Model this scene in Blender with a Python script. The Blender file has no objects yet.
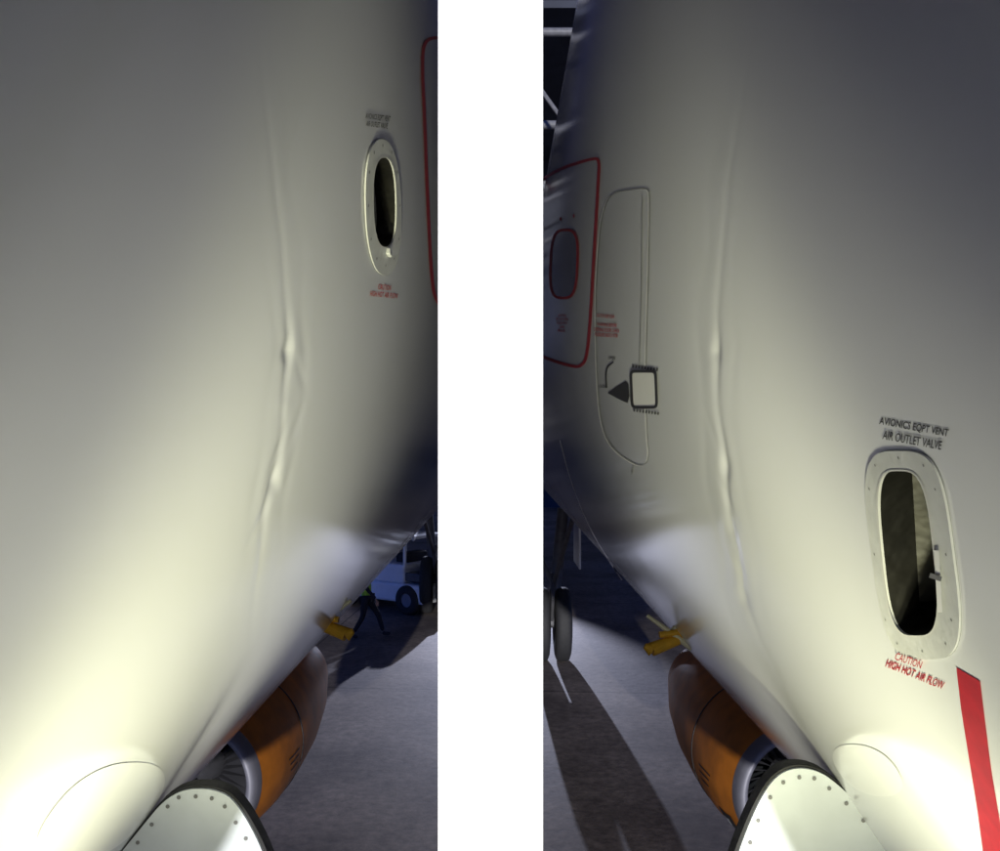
import bpy, bmesh, math, random
import numpy as np
from mathutils import Vector, Matrix
random.seed(4); np.random.seed(4)
H=4.6; F=900.0; VX=500.0; VY=440.0
sc=bpy.context.scene
sc.view_settings.view_transform='Standard'
try: sc.view_settings.look='None'
except: pass
sc.view_settings.exposure=0
COL=sc.collection
# ---------------------------------------------------------------- materials
def mat(name,c,rough=0.5,metal=0.0,var=0.15,scale=6.0,bump=0.0,bscale=40,spec=0.5,detail=3,coat=0):
    m=bpy.data.materials.new(name); m.use_nodes=True; nt=m.node_tree; n=nt.nodes; L=nt.links
    b=n['Principled BSDF']
    b.inputs['Roughness'].default_value=rough; b.inputs['Metallic'].default_value=metal
    b.inputs['Specular IOR Level'].default_value=spec; b.inputs['Coat Weight'].default_value=coat
    tc=n.new('ShaderNodeTexCoord'); nz=n.new('ShaderNodeTexNoise'); nz.inputs['Scale'].default_value=scale; nz.inputs['Detail'].default_value=detail
    L.new(tc.outputs['Object'],nz.inputs['Vector'])
    cr=n.new('ShaderNodeValToRGB'); cr.color_ramp.elements[0].position=0.2; cr.color_ramp.elements[1].position=0.8
    cr.color_ramp.elements[0].color=(*[x*(1-var) for x in c],1); cr.color_ramp.elements[1].color=(*[min(1,x*(1+var)) for x in c],1)
    L.new(nz.outputs['Fac'],cr.inputs['Fac']); L.new(cr.outputs['Color'],b.inputs['Base Color'])
    if bump>0:
        n2=n.new('ShaderNodeTexNoise'); n2.inputs['Scale'].default_value=bscale; n2.inputs['Detail'].default_value=2
        L.new(tc.outputs['Object'],n2.inputs['Vector'])
        bp=n.new('ShaderNodeBump'); bp.inputs['Strength'].default_value=bump; bp.inputs['Distance'].default_value=0.01
        L.new(n2.outputs['Fac'],bp.inputs['Height']); L.new(bp.outputs['Normal'],b.inputs['Normal'])
    return m
M_fus=mat('fuselage_white_paint',(0.69,0.70,0.73),0.13,var=0.03,scale=1.6,detail=1,spec=.55)
M_panel_refl=mat('panel_reflection_paint',(0.72,0.725,0.745),0.18,var=0.02,scale=3.2)  # paler tone shared by the access panel and the painted-on reflection
M_frame=mat('valve_frame_paint',(0.56,0.57,0.56),0.4,var=0.12,scale=25,bump=0.1,bscale=60)
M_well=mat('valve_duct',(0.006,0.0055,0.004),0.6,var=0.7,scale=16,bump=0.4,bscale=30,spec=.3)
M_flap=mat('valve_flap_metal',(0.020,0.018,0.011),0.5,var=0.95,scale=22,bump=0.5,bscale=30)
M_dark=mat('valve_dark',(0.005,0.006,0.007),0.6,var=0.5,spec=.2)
M_black=mat('black_marking',(0.02,0.02,0.022),0.5,var=0.3,scale=60)
M_red=mat('red_marking',(0.40,0.015,0.025),0.45,var=0.2,scale=40)
M_line=mat('panel_gap',(0.27,0.275,0.28),0.6,var=0.3,scale=20)
M_hl=mat('panel_edge',(0.8,0.8,0.78),0.35,var=0.05)
M_rim=mat('valve_rim_metal',(0.62,0.62,0.6),0.35,var=0.1,scale=30)
M_glass=mat('window_glass',(0.16,0.16,0.19),0.2,var=0.3,scale=5)
M_rivet=mat('rivet_metal',(0.2,0.2,0.2),0.4,metal=0.3)
M_orange=mat('orange_cowling',(0.50,0.16,0.014),0.45,var=0.35,scale=4,bump=0.1)
M_lip=mat('intake_lip',(0.22,0.22,0.26),0.5,metal=0.3,var=0.15)
M_door=mat('gear_door_paint',(0.58,0.62,0.65),0.45,var=0.10,scale=9,bump=0.05)
M_rub=mat('rubber',(0.018,0.018,0.02),0.75,var=0.3,scale=20,bump=0.3)
M_steel=mat('gear_steel',(0.10,0.10,0.11),0.45,metal=0.4,var=0.3)
M_blade=mat('fan_blade',(0.03,0.03,0.035),0.6,metal=0.2,var=0.3)
M_yel=mat('yellow_cover',(0.75,0.42,0.03),0.45,var=0.12,scale=30)
M_cream=mat('probe_mast',(0.75,0.72,0.5),0.45,var=0.1)
M_col=mat('gap_column_white',(0.93,0.93,0.93),0.9,var=0.01,scale=3,spec=0.1)  # even white of the added gap column
M_blocker=mat('bounce_blocker_paint',(0.27,0.27,0.42),0.85,var=0.12,scale=1.2,spec=.2)  # dull blue of the added bounce blocker
M_veh=mat('vehicle_white',(0.8,0.82,0.86),0.4,var=0.06,scale=5)
M_cloth=mat('dark_trousers',(0.012,0.013,0.02),0.9,var=0.4,scale=20)
M_vest=mat('hi_vis_vest',(0.35,0.6,0.05),0.8,var=0.2,scale=20)
M_skin=mat('skin',(0.45,0.27,0.19),0.6,var=0.08)
M_hangar=mat('hangar_cladding',(0.03,0.034,0.05),0.8,var=0.5,scale=0.6)
M_truss=mat('truss_steel',(0.12,0.12,0.13),0.6,var=0.3)
# ground
def ground_mat():
    m=bpy.data.materials.new('apron_concrete'); m.use_nodes=True; nt=m.node_tree;n=nt.nodes;L=nt.links;b=n['Principled BSDF']
    tc=n.new('ShaderNodeTexCoord')
    a=n.new('ShaderNodeTexNoise'); a.inputs['Scale'].default_value=0.35; a.inputs['Detail'].default_value=9; a.inputs['Roughness'].default_value=0.65
    c=n.new('ShaderNodeTexNoise'); c.inputs['Scale'].default_value=7; c.inputs['Detail'].default_value=8; c.inputs['Roughness'].default_value=.7
    L.new(tc.outputs['Object'],a.inputs['Vector']); L.new(tc.outputs['Object'],c.inputs['Vector'])
    r=n.new('ShaderNodeValToRGB'); r.color_ramp.elements[0].position=.38; r.color_ramp.elements[1].position=.64
    r.color_ramp.elements[0].color=(.14,.112,.098,1); r.color_ramp.elements[1].color=(.36,.30,.26,1)
    L.new(a.outputs['Fac'],r.inputs['Fac'])
    r2=n.new('ShaderNodeValToRGB'); r2.color_ramp.elements[0].position=.3; r2.color_ramp.elements[0].color=(.35,.35,.35,1); r2.color_ramp.elements[1].position=.7
    L.new(c.outputs['Fac'],r2.inputs['Fac'])
    mx=n.new('ShaderNodeMix'); mx.data_type='RGBA'; mx.blend_type='MULTIPLY'; mx.inputs[0].default_value=1
    L.new(r.outputs['Color'],mx.inputs[6]); L.new(r2.outputs['Color'],mx.inputs[7])
    br=n.new('ShaderNodeTexBrick'); br.offset=0; br.inputs['Scale'].default_value=1; br.inputs['Brick Width'].default_value=4.4; br.inputs['Row Height'].default_value=9
    br.inputs['Mortar Size'].default_value=.02; br.inputs['Color1'].default_value=(1,1,1,1); br.inputs['Color2'].default_value=(.9,.9,.9,1); br.inputs['Mortar'].default_value=(.3,.3,.3,1)
    mp=n.new('ShaderNodeMapping'); mp.inputs['Location'].default_value=(0.9,1.5,0); mp.inputs['Rotation'].default_value=(0,0,0.06)
    L.new(tc.outputs['Object'],mp.inputs['Vector']); L.new(mp.outputs['Vector'],br.inputs['Vector'])
    m2=n.new('ShaderNodeMix'); m2.data_type='RGBA'; m2.blend_type='MULTIPLY'; m2.inputs[0].default_value=1
    L.new(mx.outputs[2],m2.inputs[6]); L.new(br.outputs['Color'],m2.inputs[7]); L.new(m2.outputs[2],b.inputs['Base Color'])
    b.inputs['Roughness'].default_value=.75
    bp=n.new('ShaderNodeBump'); bp.inputs['Strength'].default_value=.35; bp.inputs['Distance'].default_value=.02
    L.new(c.outputs['Fac'],bp.inputs['Height']); L.new(bp.outputs['Normal'],b.inputs['Normal'])
    return m
# ---------------------------------------------------------------- helpers
def obj(name,verts,faces,m,parent=None,smooth=False):
    me=bpy.data.meshes.new(name); me.from_pydata([tuple(map(float,v)) for v in verts],[],faces); me.update()
    o=bpy.data.objects.new(name,me); COL.objects.link(o)
    if m: me.materials.append(m)
    if smooth:
        me.polygons.foreach_set('use_smooth',[True]*len(me.polygons))
    if parent: o.parent=parent
    return o
def empty(name):
    e=bpy.data.objects.new(name,None); COL.objects.link(e); e.empty_display_size=.2; return e
def box(name,c,s,m,parent=None,bev=0.02,rot=None):
    bm=bmesh.new(); bmesh.ops.create_cube(bm,size=1); bmesh.ops.scale(bm,vec=s,verts=bm.verts)
    if bev>0: bmesh.ops.bevel(bm,geom=bm.edges[:],offset=bev,segments=2,affect='EDGES',profile=.5)
    me=bpy.data.meshes.new(name); bm.to_mesh(me); bm.free(); me.materials.append(m)
    o=bpy.data.objects.new(name,me); COL.objects.link(o); o.location=c
    if rot: o.rotation_euler=rot
    if parent: o.parent=parent
    return o
def rod(name,p,q,r,m,parent=None,seg=16,r2=None):
    p=Vector(p);q=Vector(q); d=q-p; r2=r if r2 is None else r2
    z=d.normalized(); x=z.orthogonal().normalized(); y=z.cross(x)
    v=[];f=[]
    for k,(c,rr) in enumerate(((p,r),(q,r2))):
        for i in range(seg):
            a=2*math.pi*i/seg; v.append(c+x*math.cos(a)*rr+y*math.sin(a)*rr)
    for i in range(seg): f.append((i,(i+1)%seg,seg+(i+1)%seg,seg+i))
    f.append(tuple(reversed(range(seg)))); f.append(tuple(range(seg,2*seg)))
    return obj(name,v,f,m,parent)
def revolve(name,origin,axis,prof,m,parent=None,seg=64,smooth=True):
    o=Vector(origin); z=Vector(axis).normalized(); x=z.orthogonal().normalized(); y=z.cross(x)
    v=[];f=[]
    for (t,r) in prof:
        for i in range(seg):
            a=2*math.pi*i/seg; v.append(o+z*t+x*math.cos(a)*r+y*math.sin(a)*r)
    for k in range(len(prof)-1):
        for i in range(seg):
            j=(i+1)%seg; f.append((k*seg+i,k*seg+j,(k+1)*seg+j,(k+1)*seg+i))
    return obj(name,v,f,m,parent,smooth)
R=3.0
CEN={-1:(-3.144,0.991),1:(3.208,0.920)}
def surf(s,px,py,off=0.0):
    dx=(px-VX)/F; dz=(VY-py)/F; cx,cz=CEN[s]
    A=dx*dx+dz*dz; B=dx*cx+dz*cz; C=cx*cx+cz*cz-R*R
    D=max(0,B*B-A*C); Y=(B-math.sqrt(D))/A
    p=Vector((Y*dx,Y,Y*dz)); n=Vector((p.x-cx,0,p.z-cz)).normalized()
    return Vector((p.x,p.y,p.z+H))+n*off, n
def dense(path,closed=False,step=4):
    out=[]; N=len(path); 
    for i in range(N if closed else N-1):
        a=path[i]; b=path[(i+1)%N]; d=math.hypot(b[0]-a[0],b[1]-a[1]); k=max(1,int(d/step))
        for t in range(k): out.append((a[0]+(b[0]-a[0])*t/k,a[1]+(b[1]-a[1])*t/k))
    if not closed: out.append(path[-1])
    return out
def smoothp(path,closed=False,it=2):
    for _ in range(it):
        N=len(path); o=[]
        if not closed: o.append(path[0])
        for i in range(N if closed else N-1):
            a=path[i]; b=path[(i+1)%N]
            o.append((.75*a[0]+.25*b[0],.75*a[1]+.25*b[1])); o.append((.25*a[0]+.75*b[0],.25*a[1]+.75*b[1]))
        if not closed: o.append(path[-1])
        path=o
    return path
def ribbon(name,s,path,w,m,parent,off=.0015,closed=False):
    path=dense(path,closed); N=len(path); v=[];f=[]
    for i in range(N):
        a=path[(i-1)%N] if (closed or i>0) else path[i]; b=path[(i+1)%N] if (closed or i<N-1) else path[i]
        tx,ty=b[0]-a[0],b[1]-a[1]; l=math.hypot(tx,ty) or 1; nx,ny=-ty/l,tx/l
        v.append(surf(s,path[i][0]+nx*w/2,path[i][1]+ny*w/2,off)[0]); v.append(surf(s,path[i][0]-nx*w/2,path[i][1]-ny*w/2,off)[0])
    for i in range(N if closed else N-1):
        j=(i+1)%N; f.append((2*i,2*i+1,2*j+1,2*j))
    return obj(name,v,f,m,parent,True)
def fill(name,s,path,m,parent,off=.0012):
    path=dense(path,True,3); cx=sum(p[0] for p in path)/len(path); cy=sum(p[1] for p in path)/len(path)
    v=[];f=[]; N=len(path); K=6
    for k in range(1,K+1):
        for p in path: v.append(surf(s,cx+(p[0]-cx)*k/K,cy+(p[1]-cy)*k/K,off)[0])
    v.append(surf(s,cx,cy,off)[0]); c=len(v)-1
    for i in range(N):
        j=(i+1)%N; f.append((c,i,j))
        for k in range(K-1): f.append((k*N+i,(k+1)*N+i,(k+1)*N+j,k*N+j))
    return obj(name,v,f,m,parent,True)
def sup(cx,cy,a,b,n=3.0,shear=0.0,N=96):
    o=[]
    for i in range(N):
        t=2*math.pi*i/N; c,s_=math.cos(t),math.sin(t)
        x=a*abs(c)**(2/n)*(1 if c>=0 else -1); y=b*abs(s_)**(2/n)*(1 if s_>=0 else -1)
        o.append((cx+x+y*shear,cy+y))
    return o
def ringmesh(name,s,inner,outer,m,parent,off):
    N=len(inner); v=[];f=[]
    rows=[(outer,-0.001),(outer,off),(inner,off),(inner,0.0)]
    for pth,o_ in rows:
        for p in pth: v.append(surf(s,p[0],p[1],o_)[0])
    for k in range(3):
        for i in range(N):
            j=(i+1)%N; f.append((k*N+i,k*N+j,(k+1)*N+j,(k+1)*N+i))
    return obj(name,v,f,m,parent)
def text(name,s,txt,cx,cy,w,h,ang,m,parent,off=.001,bold=.012,slant=0):
    cu=bpy.data.curves.new(name,'FONT'); cu.body=txt; cu.align_x='CENTER'; cu.align_y='CENTER'; cu.resolution_u=3; cu.offset=bold
    to=bpy.data.objects.new('tmp',cu); COL.objects.link(to); bpy.context.view_layer.update()
    me=bpy.data.meshes.new_from_object(to); bpy.data.objects.remove(to)
    xs=[v.co.x for v in me.vertices]; ys=[v.co.y for v in me.vertices]
    x0,x1,y0,y1=min(xs),max(xs),min(ys),max(ys); ca,sa=math.cos(ang),math.sin(ang)
    for v in me.vertices:
        u=((v.co.x-x0)/(x1-x0)-.5)*w; t=-((v.co.y-y0)/(y1-y0)-.5)*h; u-=t*slant
        v.co=surf(s,cx+u*ca-t*sa,cy+u*sa+t*ca,off)[0]
    me.materials.clear(); me.materials.append(m)
    o=bpy.data.objects.new(name,me); COL.objects.link(o); o.parent=parent; return o
# ---------------------------------------------------------------- fuselage
def inpoly(px,py,poly):
    poly=np.array(poly); x0,y0=poly[:,0],poly[:,1]; x1,y1=np.roll(x0,-1),np.roll(y0,-1)
    ins=np.zeros(px.shape,bool)
    for a,b,c,d in zip(x0,y0,x1,y1):
        if b==d: continue
        cond=((b>py)!=(d>py))&(px<(c-a)*(py-b)/(d-b)+a); ins^=cond
    return ins
def fuselage(s,parent,dents,blobs,wrinkles,hole):
    cx,cz=CEN[s]
    base=math.atan2(-cz,-cx)
    fine=np.linspace(-0.50,0.50,560); rest=np.linspace(0.50,2*math.pi-0.50,110)[1:-1]
    th=np.concatenate([fine,rest])+base
    Y=np.concatenate([np.linspace(-6.4,0.4,40)[:-1],np.geomspace(0.4,13,760),np.linspace(13,40,30)[1:]])
    T,YY=np.meshgrid(th,Y)
    rad=np.full(YY.shape,R)
    k=np.clip((-0.8-YY)/5.7,0,.999); rad*=np.sqrt(1-k*k)
    k=np.clip((YY-28)/14,0,1); rad*=1-.55*k*k
    nx,nz=np.cos(T),np.sin(T)
    ok=YY>0.41; Ys=np.where(ok,YY,1)
    px=VX+F*(cx+R*nx)/Ys; py=VY-F*(cz+R*nz)/Ys
    front=ok&(np.abs(((T-base+np.pi)%(2*np.pi))-np.pi)<0.51)
    xs=np.interp(py,[p[1] for p in dents],[p[0] for p in dents])
    amp=np.interp(py,[p[1] for p in dents],[p[2] for p in dents],left=0,right=0)
    xs=xs+1.5*np.sin(py/17.0)*np.clip(amp/.0015,0,1)
    u=(px-xs)
    d=-amp*np.exp(-(u/3.0)**2)+0.25*amp*np.exp(-((u+s*7)/4.5)**2)
    d+=-0.3*amp*np.exp(-((u+s*17+3*np.sin(py/23))/4.0)**2)-0.18*amp*np.exp(-((u-s*15+3*np.sin(py/31))/4.0)**2)
    for (bx,by,wx,wy,a) in blobs: d+=a*np.exp(-((px-bx)/wx)**2-((py-by)/wy)**2)
    for (bx,by,ang,ln,wd,a) in wrinkles:
        ca,sa=math.cos(ang),math.sin(ang); lx=(px-bx)*ca+(py-by)*sa; ly=-(px-bx)*sa+(py-by)*ca
        d+=a*np.exp(-(lx/ln)**2-(ly/wd)**2)
    d+=0.00025*np.sin(T*23+YY*2.0)*np.sin(YY*5.5+1.0)
    rad=rad+np.where(front,d,0)
    V=np.stack([cx+rad*nx,YY,cz+rad*nz+H],-1).reshape(-1,3)
    nr,nc=YY.shape
    i=np.arange(nr-1)[:,None]; j=np.arange(nc)[None,:]; j2=(j+1)%nc
    a=i*nc+j; b=i*nc+j2; c=(i+1)*nc+j2; e=(i+1)*nc+j
    faces=np.stack(np.broadcast_arrays(a,e,c,b),-1).reshape(-1,4)
    P=px.reshape(-1)[faces].mean(1); Q=py.reshape(-1)[faces].mean(1); FR=front.reshape(-1)[faces].all(1)
    h=inpoly(P,Q,hole)&FR
    faces=faces[~h]
    me=bpy.data.meshes.new('fuselage'); me.vertices.add(len(V)); me.vertices.foreach_set('co',V.ravel())
    me.loops.add(len(faces)*4); me.loops.foreach_set('vertex_index',faces.ravel().astype(np.int32))
    me.polygons.add(len(faces)); me.polygons.foreach_set('loop_start',np.arange(0,len(faces)*4,4,dtype=np.int32))
    me.polygons.foreach_set('loop_total',np.full(len(faces),4,dtype=np.int32))
    me.polygons.foreach_set('use_smooth',np.ones(len(faces),bool)); me.update(calc_edges=True); me.validate()
    me.materials.append(M_fus)
    o=bpy.data.objects.new('fuselage',me); COL.objects.link(o); o.parent=parent
    return o
def valve(s,parent,inner,outer,depth=.09,off=.003):
    ringmesh('valve_frame',s,inner,outer,M_frame,parent,off)
    N=len(inner); v=[];f=[]
    for dd in (0.0,-depth*.5,-depth):
        for p in inner: v.append(surf(s,p[0],p[1],dd)[0])
    for k in range(2):
        for i in range(N):
            j=(i+1)%N; f.append((k*N+i,k*N+j,(k+1)*N+j,(k+1)*N+i))
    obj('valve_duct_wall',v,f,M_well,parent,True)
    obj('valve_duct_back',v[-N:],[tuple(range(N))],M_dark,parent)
    ribbon('valve_rim',s,inner,1.8 if s>0 else 1.0,M_rim,parent,off+.0008,closed=True)
    vv=[];ff=[]
    for i in range(0,N,8):
        q,n=surf(s,inner[i][0]*.35+outer[i][0]*.65,inner[i][1]*.35+outer[i][1]*.65,off+.0005)
        rr=.0014 if s>0 else .0025
        x=Vector((0,1,0)); y=n.cross(x); k0=len(vv)
        for t in range(8): vv.append(q+x*rr*(1 if s>0 else 2)*math.cos(t*math.pi/4)+y*rr*math.sin(t*math.pi/4))
        ff.append(tuple(range(k0,k0+8)))
    obj('valve_rivets',vv,ff,M_rivet,parent)
    ribbon('valve_seam',s,outer,1.2,M_line,parent,.0008,closed=True)
# ---------------------------------------------------------------- LEFT AIRCRAFT
A=empty('passenger_aircraft')
inL=sup(383,202,12,45,2.6,0.02); outL=sup(382,207,18,68,2.3,0.03); midL=sup(383,204,16,58,2.4,0.025)
dL=[(258,20,0),(266,110,.0002),(275,180,.0003),(282,250,.0004),(287,310,.0006),(288,350,.0022),(285,385,.0008),(281,440,.0006),(273,480,.0024),(264,520,.0010),(255,590,.0006),(250,650,0)]
bL=[(286,352,4,9,-.0026),(275,482,5,14,-.0026),(284,405,7,9,.0007)]
wL=[(277,452,1.9,22,3.0,-.0011),(262,515,2.0,26,3.2,-.0010),(296,425,1.9,22,3.5,-.0008),(300,372,1.25,18,3.2,-.0008)]
fuselage(-1,A,dL,bL,wL,midL)
valve(-1,A,inL,outL,depth=.10)
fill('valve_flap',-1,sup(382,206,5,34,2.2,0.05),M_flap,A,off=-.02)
box('valve_latch',surf(-1,386,252,.006)[0],(.008,.03,.012),M_frame,A,bev=.002)
text('valve_label',-1,'AVIONICS EQPT VENT\nAIR OUTLET VALVE',377,121,25,13,.13,M_black,A)
text('caution_label',-1,'CAUTION\nHIGH HOT AIR FLOW',384,291,28,13,.1,M_red,A)
ribbon('service_door_outline',-1,smoothp([(446,38),(426,38),(421,55),(424,120),(427,200),(431,280),(436,303),(450,312)]),3.2,M_red,A)
fill('panel_reflection_patch',-1,sup(100,812,50,50,2.4,-.7),M_panel_refl,A,off=.0008)  # reflection painted as a paler disc on the lower skin
# ---------------------------------------------------------------- RIGHT AIRCRAFT
B=empty('passenger_aircraft.001')
inR=sup(911,552,27,83,3.4,0.10); outR=sup(915,554,41,104,3.6,0.13); midR=sup(914,553,36,98,3.4,0.12)
dR=[(750,40,0),(742,100,.0002),(730,170,.0003),(722,250,.0004),(717,320,.0006),(716,352,.0020),(718,400,.0007),(724,465,.0021),(733,530,.0013),(743,590,.0017),(760,640,.0004),(790,700,0)]
bR=[(715,352,4,7,-.0020),(725,468,5,11,-.0022),(731,530,6,12,-.0012),(744,600,6,11,-.0013)]
wR=[(728,500,1.2,24,3,-.0010),(737,562,1.15,22,3,-.0010),(712,430,1.25,20,3,-.0007)]
fuselage(1,B,dR,bR,wR,midR)
valve(1,B,inR,outR,depth=.10,off=.003)
fv=[surf(1,882,478,-.03)[0],surf(1,908,474,-.09)[0],surf(1,916,630,-.09)[0],surf(1,893,612,-.03)[0]]
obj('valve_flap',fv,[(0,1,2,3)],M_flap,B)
ribbon('valve_latch',1,[(943,548),(946,610)],5,M_hl,B,off=.006)
ribbon('valve_latch_pin',1,[(938,572),(950,576)],5,M_rivet,B,off=.008)
text('valve_label',1,'AVIONICS EQPT VENT',915,427,70,9,.18,M_black,B,bold=.014)
text('valve_label_line',1,'AIR OUTLET VALVE',914,439.5,60,9,.18,M_black,B,bold=.014,off=.0016)
text('caution_label',1,'CAUTION',912,659,28,7.5,.34,M_red,B,off=.004,bold=.014)
text('caution_label_line',1,'HIGH HOT AIR FLOW',916,674,62,8,.38,M_red,B,bold=.014)
v=[];f=[]; pts=[((957,667),(981,681)),((962,710),(986,722)),((970,760),(992,770)),((978,810),(1000,818)),((986,870),(1010,870))]
for a,b in pts:
    for t in range(5): v.append(surf(1,a[0]+(b[0]-a[0])*t/4,a[1]+(b[1]-a[1])*t/4,.0008)[0])
for i in range(len(pts)-1):
    for t in range(4): f.append((i*5+t,i*5+t+1,(i+1)*5+t+1,(i+1)*5+t))
obj('red_stripe',v,f,M_red,B)
door=[(530,190),(556,170),(594,158),(600,160),(599,180),(596,230),(592,300),(588,355),(582,367),(570,366),(545,358),(530,350)]
ribbon('service_door_outline',1,smoothp(door,False,2),3.0,M_red,B)
win=sup(564.5,264,13.5,34,3.2,-.04)
fill('door_window',1,win,M_glass,B)
ribbon('door_window_outline',1,win,2.6,M_red,B,off=.0018,closed=True)
text('door_caution',1,'CAUTION\nDO NOT OPEN\nDOOR WITH\nCABIN\nPRESSURE',562,323,12,18,0.05,M_red,B)
for k,(x,y) in enumerate([(561,219),(574,216)]): fill('door_mark',1,sup(x,y,1,2,2,0,12),M_red,B)
adoor=[(600,235),(604,210),(612,193),(630,190),(648,188),(651,195),(649,280),(646,380),(648,440),(650,455),(646,466),(634,464),(614,450),(603,430),(598,390),(596,300)]
ap=smoothp(adoor,True,2)
ribbon('access_door_gap',1,ap,1.1,M_line,B,closed=True,off=.0010)
ribbon('access_door_edge',1,[(x-1.6,y+.3) for x,y in ap],1.2,M_hl,B,closed=True,off=.0006)
ribbon('access_door_seam',1,[(634,465),(632,474)],1.5,M_line,B)
ribbon('hinge_line',1,[(643,195),(642,290),(640,366)],.8,M_line,B)
text('access_caution',1,'WARNING BEFORE\nOPENING DOOR CHECK\nPRESSURE INDICATOR',607,330,26,14,.07,M_red,B)
text('access_caution_line',1,'CAUTION KEEP CLEAR',606,316,18,3.5,.07,M_red,B)
fill('handle_recess',1,[(608,393),(616,387),(626,381),(629,384),(630,396),(628,403),(617,398)],M_black,B)
ribbon('handle_arc',1,smoothp([(607,388),(606,375),(608,366),(614,362)]),1.5,M_black,B)
text('open_label',1,'OPEN',612,358,7,3,.05,M_black,B); text('close_label',1,'CLOSE',603,386,7,3,.05,M_black,B)
plate=sup(645,389,12.5,18,9,.04)
fill('handle_plate',1,plate,M_hl,B,off=.0022)
ribbon('handle_plate_outline',1,plate,2.8,M_black,B,off=.0030,closed=True)
for k in range(9): ribbon('hinge_tick',1,[(633+k*3,366+k*.4),(634.6+k*3,366.2+k*.4)],3,M_black,B)
for k in range(9): ribbon('hinge_tick_low',1,[(634+k*3,410+k*.4),(635.6+k*3,410.2+k*.4)],3,M_black,B)
fill('panel_reflection_patch',1,sup(868,770,30,26,2.3,.6),M_panel_refl,B,off=.0008)  # faint oval access panel
ribbon('nose_joint',1,smoothp([(560,440),(570,480),(590,530),(612,565),(622,580)]),1.2,M_hl,B,off=.0006)
# ---------------------------------------------------------------- engines
def engine(s,parent,lip):
    cx,cy,Y0=lip; X=(cx-VX)/F*Y0; Z=(VY-cy)/F*Y0+H; o=(X,Y0,Z); ax=(0,1,0)
    revolve('engine_cowling',o,ax,[(.16,.615),(.4,.68),(.9,.735),(1.5,.755),(2.2,.74),(3,.66),(3.9,.5)],M_orange,parent)
    revolve('engine_intake_lip',o,ax,[(.5,.48),(.2,.48),(.06,.50),(0,.53),(-.01,.555),(.02,.585),(.08,.605),(.16,.616)],M_lip,parent)
    revolve('engine_seam',o,ax,[(1.25,.748),(1.25,.7535),(1.27,.7545),(1.27,.749)],M_black,parent)
    revolve('engine_fan_duct',o,ax,[(.5,.48),(.8,.5),(.8,.001)],M_dark,parent)
    revolve('engine_exhaust',o,ax,[(3.7,.42),(4.4,.3),(4.9,.02)],M_steel,parent)
    revolve('engine_spinner',o,ax,[(.28,.002),(.34,.05),(.5,.12),(.62,.15)],M_steel,parent,32)
    vv=[];ff=[]
    for i in range(22):
        a=2*math.pi*i/22; k=len(vv)
        for (r,t,da) in ((.14,.56,0),(.475,.5,.08),(.475,.62,.26),(.14,.66,.22)):
            vv.append((X+r*math.cos(a+da),Y0+t,Z+r*math.sin(a+da)))
        ff.append((k,k+1,k+2,k+3))
    obj('engine_fan_blades',vv,ff,M_blade,parent)
    box('engine_pylon',(X+s*.3,Y0+2.4,Z+.85),(.25,2.2,.6),M_fus,parent,.05)
    return o
eL=engine(-1,A,(188,788,8.0)); eR=engine(1,B,(806,798,8.0))
def on_cowl(o,ang,t,r): return Vector((o[0]+math.cos(ang)*r,o[1]+t,o[2]+math.sin(ang)*r))
def cowl_patch(name,o,a0,a1,t0,t1,m,parent,extra=.006):
    def rr(t): return np.interp(t,[.16,.4,.9,1.5,2.2,3],[.615,.68,.735,.755,.74,.66])
    v=[];f=[];n=6
    for i in range(n+1):
        for j in range(n+1):
            t=t0+(t1-t0)*i/n; v.append(on_cowl(o,a0+(a1-a0)*j/n,t,rr(t)+extra))
    for i in range(n):
        for j in range(n): f.append((i*(n+1)+j,i*(n+1)+j+1,(i+1)*(n+1)+j+1,(i+1)*(n+1)+j))
    obj(name,v,f,m,parent)
cowl_patch('cowl_hatch',eR,math.radians(206),math.radians(220),.3,.6,M_black,B)
cowl_patch('cowl_hatch_latch',eR,math.radians(210),math.radians(216),.38,.5,M_frame,B,.012)
for k,a in enumerate((182,187,193)): cowl_patch('cowl_stencil',eR,math.radians(a),math.radians(a+1.6),.62+.05*k,.95,M_black,B)
for k,a in enumerate((-2,-7,-13)): cowl_patch('cowl_stencil',eL,math.radians(a),math.radians(a+1.6),.75+.05*k,1.1,M_black,A)
# ---------------------------------------------------------------- nose gear doors
def geardoor(s,parent,out,Y,rivets):
    def W(p,y): return ((p[0]-VX)/F*Y,y,(VY-p[1])/F*Y+H)
    def slab(name,path,y0,y1,m):
        N=len(path); v=[W(p,y0) for p in path]+[W(p,y1) for p in path]
        f=[tuple(range(N)),tuple(reversed(range(N,2*N)))]+[(i,N+i,N+(i+1)%N,(i+1)%N) for i in range(N)]
        obj(name,v,f,m,parent)
    p=smoothp(out,True,3)
    cx=sum(q[0] for q in p)/len(p); cy=sum(q[1] for q in p)/len(p)
    slab('nose_gear_door',p,Y,Y+.024,M_door)
    q=[(cx+(a-cx)*1.045,cy+(b-cy)*1.03) for a,b in p]
    slab('nose_gear_door_seal',q,Y+.006,Y+.04,M_rub)
    vv=[];ff=[]
    for (rx,ry) in rivets:
        c=W((rx,ry),Y-.002); k=len(vv)
        for t in range(8): vv.append((c[0]+.0042*math.cos(t*math.pi/4),c[1],c[2]+.0042*math.sin(t*math.pi/4)))
        ff.append(tuple(range(k,k+8)))
    obj('nose_gear_door_rivets',vv,ff,M_rivet,parent)
    a=W((cx,cy+20),Y+.045); rod('nose_gear_door_arm',a,(a[0]+s*.6,a[1]+.3,a[2]),.02,M_steel,parent)
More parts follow.
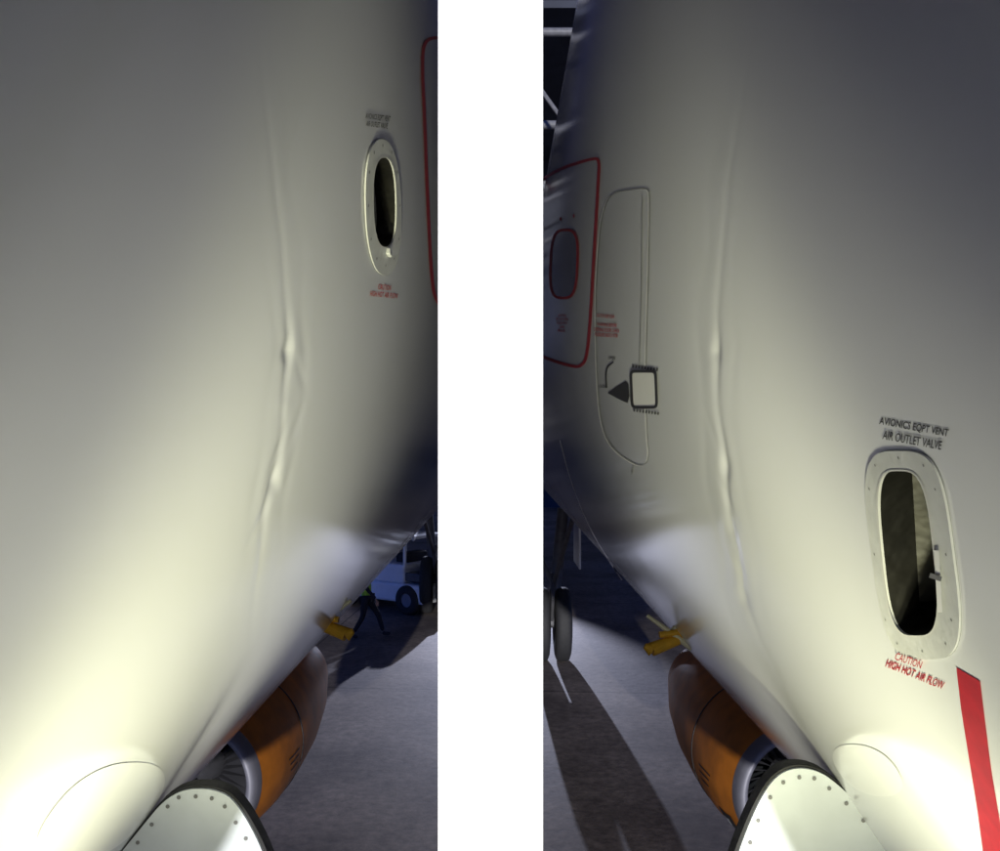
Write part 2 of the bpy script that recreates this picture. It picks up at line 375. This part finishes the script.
geardoor(-1,A,[(90,960),(95,885),(135,835),(172,790),(216,788),(240,805),(272,870),(285,960)],1.75,[(168,806),(179,797),(196,796),(212,798),(225,806),(236,822),(246,838),(152,824),(138,842)])
geardoor(1,B,[(722,960),(728,880),(758,800),(782,769),(816,768),(845,790),(912,855),(930,960)],1.75,[(770,797),(783,782),(799,777),(814,778),(829,788),(846,803),(863,820),(880,836),(758,820),(750,842)])
# ---------------------------------------------------------------- probes with yellow covers
def probe(s,parent,px,py,Y):
    X=(px-VX)/F*Y; Z=(VY-py)/F*Y+H
    rod('drain_mast',(X+s*.10,Y+.02,Z+.10),(X-s*.01,Y,Z-.01),.022,M_cream,parent,r2=.014)
    rod('drain_mast_blade',(X+s*.09,Y-.02,Z-.05),(X-s*.10,Y+.0,Z+.085),.016,M_cream,parent,r2=.008)
    rod('yellow_cover',(X+s*.05,Y,Z-.012),(X-s*.085,Y-.03,Z-.055),.024,M_yel,parent,r2=.03)
    rod('yellow_cover_tip',(X-s*.085,Y-.03,Z-.055),(X-s*.115,Y-.03,Z-.04),.03,M_yel,parent,r2=.012)
    rod('yellow_cover_strap',(X+s*.07,Y-.01,Z+.02),(X-s*.05,Y-.02,Z+.005),.014,M_yel,parent)
probe(-1,A,328,620,3.9); probe(1,B,670,635,3.9)
# ---------------------------------------------------------------- main landing gear
def tyre(name,c,r,w,parent):
    x=c[0]-w/2
    pr=[(0.02,r*.5),(0.0,r*.62),(.02,r*.85),(w*.14,r*.96),(w*.3,r),(w*.7,r),(w*.86,r*.96),(w-.02,r*.85),(w,r*.62),(w-.02,r*.5)]
    revolve(name,(x,c[1],c[2]),(1,0,0),pr,M_rub,parent,48)
    revolve(name+'_hub',(x,c[1],c[2]),(1,0,0),[(.06,.001),(.04,r*.2),(.07,r*.3),(.02,r*.5)],M_lip,parent,32)
    revolve(name+'_hub_back',(x,c[1],c[2]),(1,0,0),[(w-.06,.001),(w-.04,r*.2),(w-.07,r*.3),(w-.02,r*.5)],M_lip,parent,32)
def gear(parent,X,Y,r,s):
    tyre('main_wheel_inner',(X-.22,Y,r),r,.36,parent); tyre('main_wheel_outer',(X+.22,Y,r),r,.36,parent)
    rod('main_gear_axle',(X-.4,Y,r),(X+.4,Y,r),.08,M_steel,parent)
    rod('main_gear_strut',(X,Y,r),(X+s*.25,Y+.1,r+2.4),.12,M_steel,parent)
    rod('main_gear_drag_brace',(X,Y,r+.7),(X+s*.3,Y-1.6,r+2.3),.05,M_steel,parent)
    rod('main_gear_side_brace',(X,Y,r+.9),(X-s*.6,Y+.3,r+2.1),.05,M_steel,parent)
    rod('main_gear_torque_link',(X,Y-.1,r+.1),(X,Y-.45,r+.6),.035,M_steel,parent)
    rod('main_gear_torque_link_top',(X,Y-.45,r+.6),(X,Y-.05,r+1.05),.035,M_steel,parent)
    box('main_gear_door',(X+s*.55,Y+.2,r+1.7),(.05,1.3,1.0),M_fus,parent,.02)
gear(A,-1.72,24,.75,-1); gear(B,1.08,18.8,.76,1)
# ---------------------------------------------------------------- white ground vehicle
def tug(name,X,Y,rz,sc_=1.0):
    e=empty(name)
    box('chassis',(0,0,.55),(1.7,3.4,.5),M_veh,e,.08)
    box('bumper',(0,-1.78,.4),(1.75,.18,.28),M_rub,e,.04)
    box('bonnet',(0,-1.0,.95),(1.5,1.2,.35),M_veh,e,.08)
    box('cab_base',(0,.35,1.05),(1.6,1.3,.5),M_veh,e,.06)
    box('roof',(0,.35,1.98),(1.62,1.4,.09),M_veh,e,.04)
    for a in (-.74,.74):
        for b in (-.28,.98): rod('cab_post',(a,b,1.25),(a,b,1.96),.045,M_veh,e)
    box('windscreen',(0,-.27,1.62),(1.4,.02,.62),M_glass,e,.004)
    box('rear_deck',(0,1.35,.98),(1.5,.75,.22),M_steel,e,.03)
    box('seat',(0,.6,1.35),(.9,.4,.4),M_rub,e,.06)
    for a in (-.78,.78):
        for b in (-1.1,1.15):
            pr=[(0,.18),(0,.34),(.04,.39),(.2,.39),(.24,.34),(.24,.18)]
            revolve('wheel',(a-.12,b,.39),(1,0,0),pr,M_rub,e,32); revolve('wheel_hub',(a-.12,b,.39),(1,0,0),[(.02,.001),(.02,.18)],M_lip,e,24); revolve('wheel_hub_in',(a-.12,b,.39),(1,0,0),[(.22,.001),(.22,.18)],M_lip,e,24)
    for a in (-.55,.55):
        rod('headlamp',(a,-1.62,.98),(a,-1.56,.98),.09,M_lip,e)
    rod('tow_hitch',(0,1.6,.5),(0,1.95,.45),.06,M_steel,e)
    e.location=(X,Y,0); e.rotation_euler=(0,0,rz); e.scale=(sc_,)*3
tug('baggage_tractor',-2.9,25.0,math.radians(-125),1.0)
# ---------------------------------------------------------------- person
def person(name,X,Y,rz):
    e=empty(name)
    def skin(nm,J,E,m,sub=1):
        me=bpy.data.meshes.new(nm); me.from_pydata([j[:3] for j in J],E,[]); o=bpy.data.objects.new(nm,me); COL.objects.link(o)
        md=o.modifiers.new('s','SKIN')
        for i,j in enumerate(J): 
            sv=me.skin_vertices[0].data[i]; r=j[3]; sv.radius=(r,r*(j[4] if len(j)>4 else 1))
        me.skin_vertices[0].data[0].use_root=True
        ss=o.modifiers.new('d','SUBSURF'); ss.levels=sub; ss.render_levels=sub
        me.materials.append(m); o.parent=e; return o
    skin('trousers',[(0,0,.95,.15,.8),(0,.10,.90,.10),(.20,.11,.50,.066),(.28,.11,.11,.05),(0,-.10,.90,.10),(-.10,-.11,.50,.066),(-.36,-.11,.16,.05)],[(0,1),(1,2),(2,3),(0,4),(4,5),(5,6)],M_cloth,2)
    skin('boot',[(.27,.11,.09,.05),(.30,.11,.04,.045),(.46,.11,.045,.038)],[(0,1),(1,2)],M_rub)
    skin('boot_rear',[(-.38,-.11,.15,.05),(-.40,-.11,.09,.045),(-.27,-.11,.035,.038)],[(0,1),(1,2)],M_rub)
    skin('vest',[(0,0,.84,.16,.8),(.01,0,1.12,.155,.75),(.03,0,1.33,.175,.7),(.03,0,1.43,.11,.8),(.03,0,1.50,.06)],[(0,1),(1,2),(2,3),(3,4)],M_vest,2)
    for sgn,sw in ((1,-.22),(-1,.25)):
        skin('sleeve',[(.03,sgn*.17,1.40,.06),(.03+sw*.4,sgn*.24,1.14,.048),(.06+sw,sgn*.24,.92,.036)],[(0,1),(1,2)],M_cloth)
        skin('hand',[(.06+sw,sgn*.24,.92,.028),(.07+sw,sgn*.24,.86,.034,.6),(.09+sw,sgn*.23,.80,.02,.9)],[(0,1),(1,2)],M_skin)
        for k in range(4): skin('finger',[(.05+sw+k*.018,sgn*.24,.83,.010),(.055+sw+k*.019,sgn*.24,.78,.009),(.06+sw+k*.018,sgn*.225,.745,.007)],[(0,1),(1,2)],M_skin,1)
        skin('thumb',[(.09+sw,sgn*.23,.87,.011),(.12+sw,sgn*.22,.82,.010)],[(0,1)],M_skin,1)
    skin('head',[(.03,0,1.48,.05),(.04,0,1.56,.062),(.05,0,1.63,.09,.85),(.045,0,1.70,.085,.9),(.04,0,1.74,.05)],[(0,1),(1,2),(2,3),(3,4)],M_skin,2)
    skin('hair',[(.02,0,1.66,.088),(.03,0,1.73,.085),(.03,0,1.77,.05)],[(0,1),(1,2)],M_cloth)
    skin('nose',[(.13,0,1.64,.012),(.155,0,1.615,.014)],[(0,1)],M_skin,1)
    e.location=(X,Y,0); e.rotation_euler=(0,math.radians(-6),rz)
person('walking_person',-3.02,21.0,math.radians(-12))
# ---------------------------------------------------------------- added gap column, bounce blocker, ground, hangar
YC=0.44
x0=(438-VX)/F*YC; x1=(543-VX)/F*YC
bm=bmesh.new(); bmesh.ops.create_cube(bm,size=1)
bmesh.ops.scale(bm,vec=(x1-x0,.05,9.0),verts=bm.verts); me=bpy.data.meshes.new('gap_column'); bm.to_mesh(me); bm.free(); me.materials.append(M_col)
o=bpy.data.objects.new('gap_column',me); COL.objects.link(o); o.location=((x0+x1)/2,YC+.025,4.5)  # added column, fills the blank white gap between the two views
pw=empty('bounce_blocker')
box('blocker_panel',((x0+x1)/2,.495+2.4,4.3),(.02,4.8,8.56),M_blocker,pw,.002)  # added hidden wall, stops light bouncing between the two fuselages
for k in range(4): box('blocker_post',((x0+x1)/2,.9+k*1.3,4.3),(.034,.05,8.57),M_steel,pw,.004)
g=obj('ground',[(-400,-400,0),(400,-400,0),(400,400,0),(-400,400,0)],[(0,1,2,3)],ground_mat())
hg=empty('aircraft_hangar')
box('rear_wall',(0,62,12),(140,.5,24),M_hangar,hg,0)
box('roof',(0,51,24),(140,22,.4),M_hangar,hg,0)
for k,yy in enumerate((24,34,44,54)):
    rod('truss_chord_low',(-60,yy,16.5),(60,yy,16.5),.16,M_truss,hg); rod('truss_chord_top',(-60,yy,20),(60,yy,20),.16,M_truss,hg)
    for i in range(48):
        rod('truss_web',(-60+i*2.5,yy,16.5 if i%2 else 20),(-57.5+i*2.5,yy,20 if i%2 else 16.5),.08,M_truss,hg,8)
for i in range(15): rod('purlin',(-56+i*8,22,20.3),(-56+i*8,62,20.3),.1,M_truss,hg,8)
# ---------------------------------------------------------------- work lights
def floodlight(name,loc,target,power,color,size,angle=150,blend=1.0,barn=False):
    e=empty(name); p=Vector(loc); d=(Vector(target)-p).normalized(); b=p-d*.06
    rod('lamp_housing',b,b-d*.08,.05,M_steel,e,24,r2=.03); rod('stand',(b.x,b.y,b.z-.06),(b.x,b.y,.05),.015,M_steel,e)
    for k in range(3):
        a=k*2.094; rod('stand_leg',(b.x,b.y,.5),(b.x+.4*math.cos(a),b.y+.4*math.sin(a),.02),.012,M_steel,e)
    if barn:
        box('barn_door',(p.x,p.y-1.0,p.z-.145+.3),(1.6,.02,.6),M_steel,e,.003)  # added flag, keeps the beam off the fuselages and engines
        for a in (-.7,.7): rod('barn_door_arm',(p.x+a*.1,p.y,p.z-.1),(p.x+a,p.y-1.0,p.z+.2),.012,M_steel,e)
    l=bpy.data.lights.new(name+'_lamp','SPOT'); l.energy=power; l.color=color; l.shadow_soft_size=size; l.spot_size=math.radians(angle); l.spot_blend=blend
    lo=bpy.data.objects.new('lamp',l); COL.objects.link(lo); lo.location=p; lo.rotation_euler=d.to_track_quat('-Z','Y').to_euler(); lo.parent=e
floodlight('work_light',(-.12,.0,H-.85),surf(-1,180,610)[0],48,(1,.985,.72),.05,84)
floodlight('work_light.001',(.12,.0,H-.80),surf(1,790,590)[0],46,(1,.985,.72),.05,78)
floodlight('fill_lamp.002',(-.22,.5,H-1.15),surf(-1,310,450)[0],125,(1,.99,.62),.06,70)  # added lamp out of view, brightens the middle of the left skin
floodlight('fill_lamp.003',(.22,.5,H-1.15),surf(1,685,455)[0],125,(1,.99,.62),.06,70)  # added lamp out of view, brightens the middle of the right skin
floodlight('fill_lamp.004',(-.34,1.8,H-1.25),surf(-1,385,410)[0],26,(1,.98,.76),.08,92)  # added fill, lifts the left skin darkened beside the blocker
floodlight('fill_lamp.005',(.34,1.8,H-1.25),surf(1,605,410)[0],26,(1,.98,.76),.08,92)  # added fill, lifts the right skin darkened beside the blocker
floodlight('hangar_floodlight',(.28,34,4.1),(-.1,12,.0),12000,(.70,.75,1),.06,angle=29,blend=.5,barn=True)
# sun & sky
s=bpy.data.lights.new('sun','SUN'); s.energy=4.0; s.angle=math.radians(.5); s.color=(1,.985,.97)
so=bpy.data.objects.new('sun',s); COL.objects.link(so); so.rotation_euler=(math.radians(84),0,0)
w=bpy.data.worlds.new('World'); sc.world=w; w.use_nodes=True; nt=w.node_tree
sk=nt.nodes.new('ShaderNodeTexSky'); sk.sky_type='NISHITA'; sk.sun_disc=False; sk.sun_elevation=math.radians(6); sk.sun_rotation=math.radians(180); sk.ozone_density=6; sk.dust_density=0.0
tm=nt.nodes.new('ShaderNodeMix'); tm.data_type='RGBA'; tm.blend_type='MULTIPLY'; tm.inputs[0].default_value=1; tm.inputs[7].default_value=(.70,.64,1.34,1)
bg=nt.nodes['Background']; bg.inputs['Strength'].default_value=.15
nt.links.new(sk.outputs[0],tm.inputs[6]); nt.links.new(tm.outputs[2],bg.inputs[0])
cam=bpy.data.cameras.new('camera'); cam.lens=32.4; cam.sensor_width=36; cam.shift_y=(440-425.5)/1000; cam.clip_start=.02; cam.clip_end=2000
co=bpy.data.objects.new('camera',cam); COL.objects.link(co); co.location=(0,0,H); co.rotation_euler=(math.radians(90),0,0); sc.camera=co
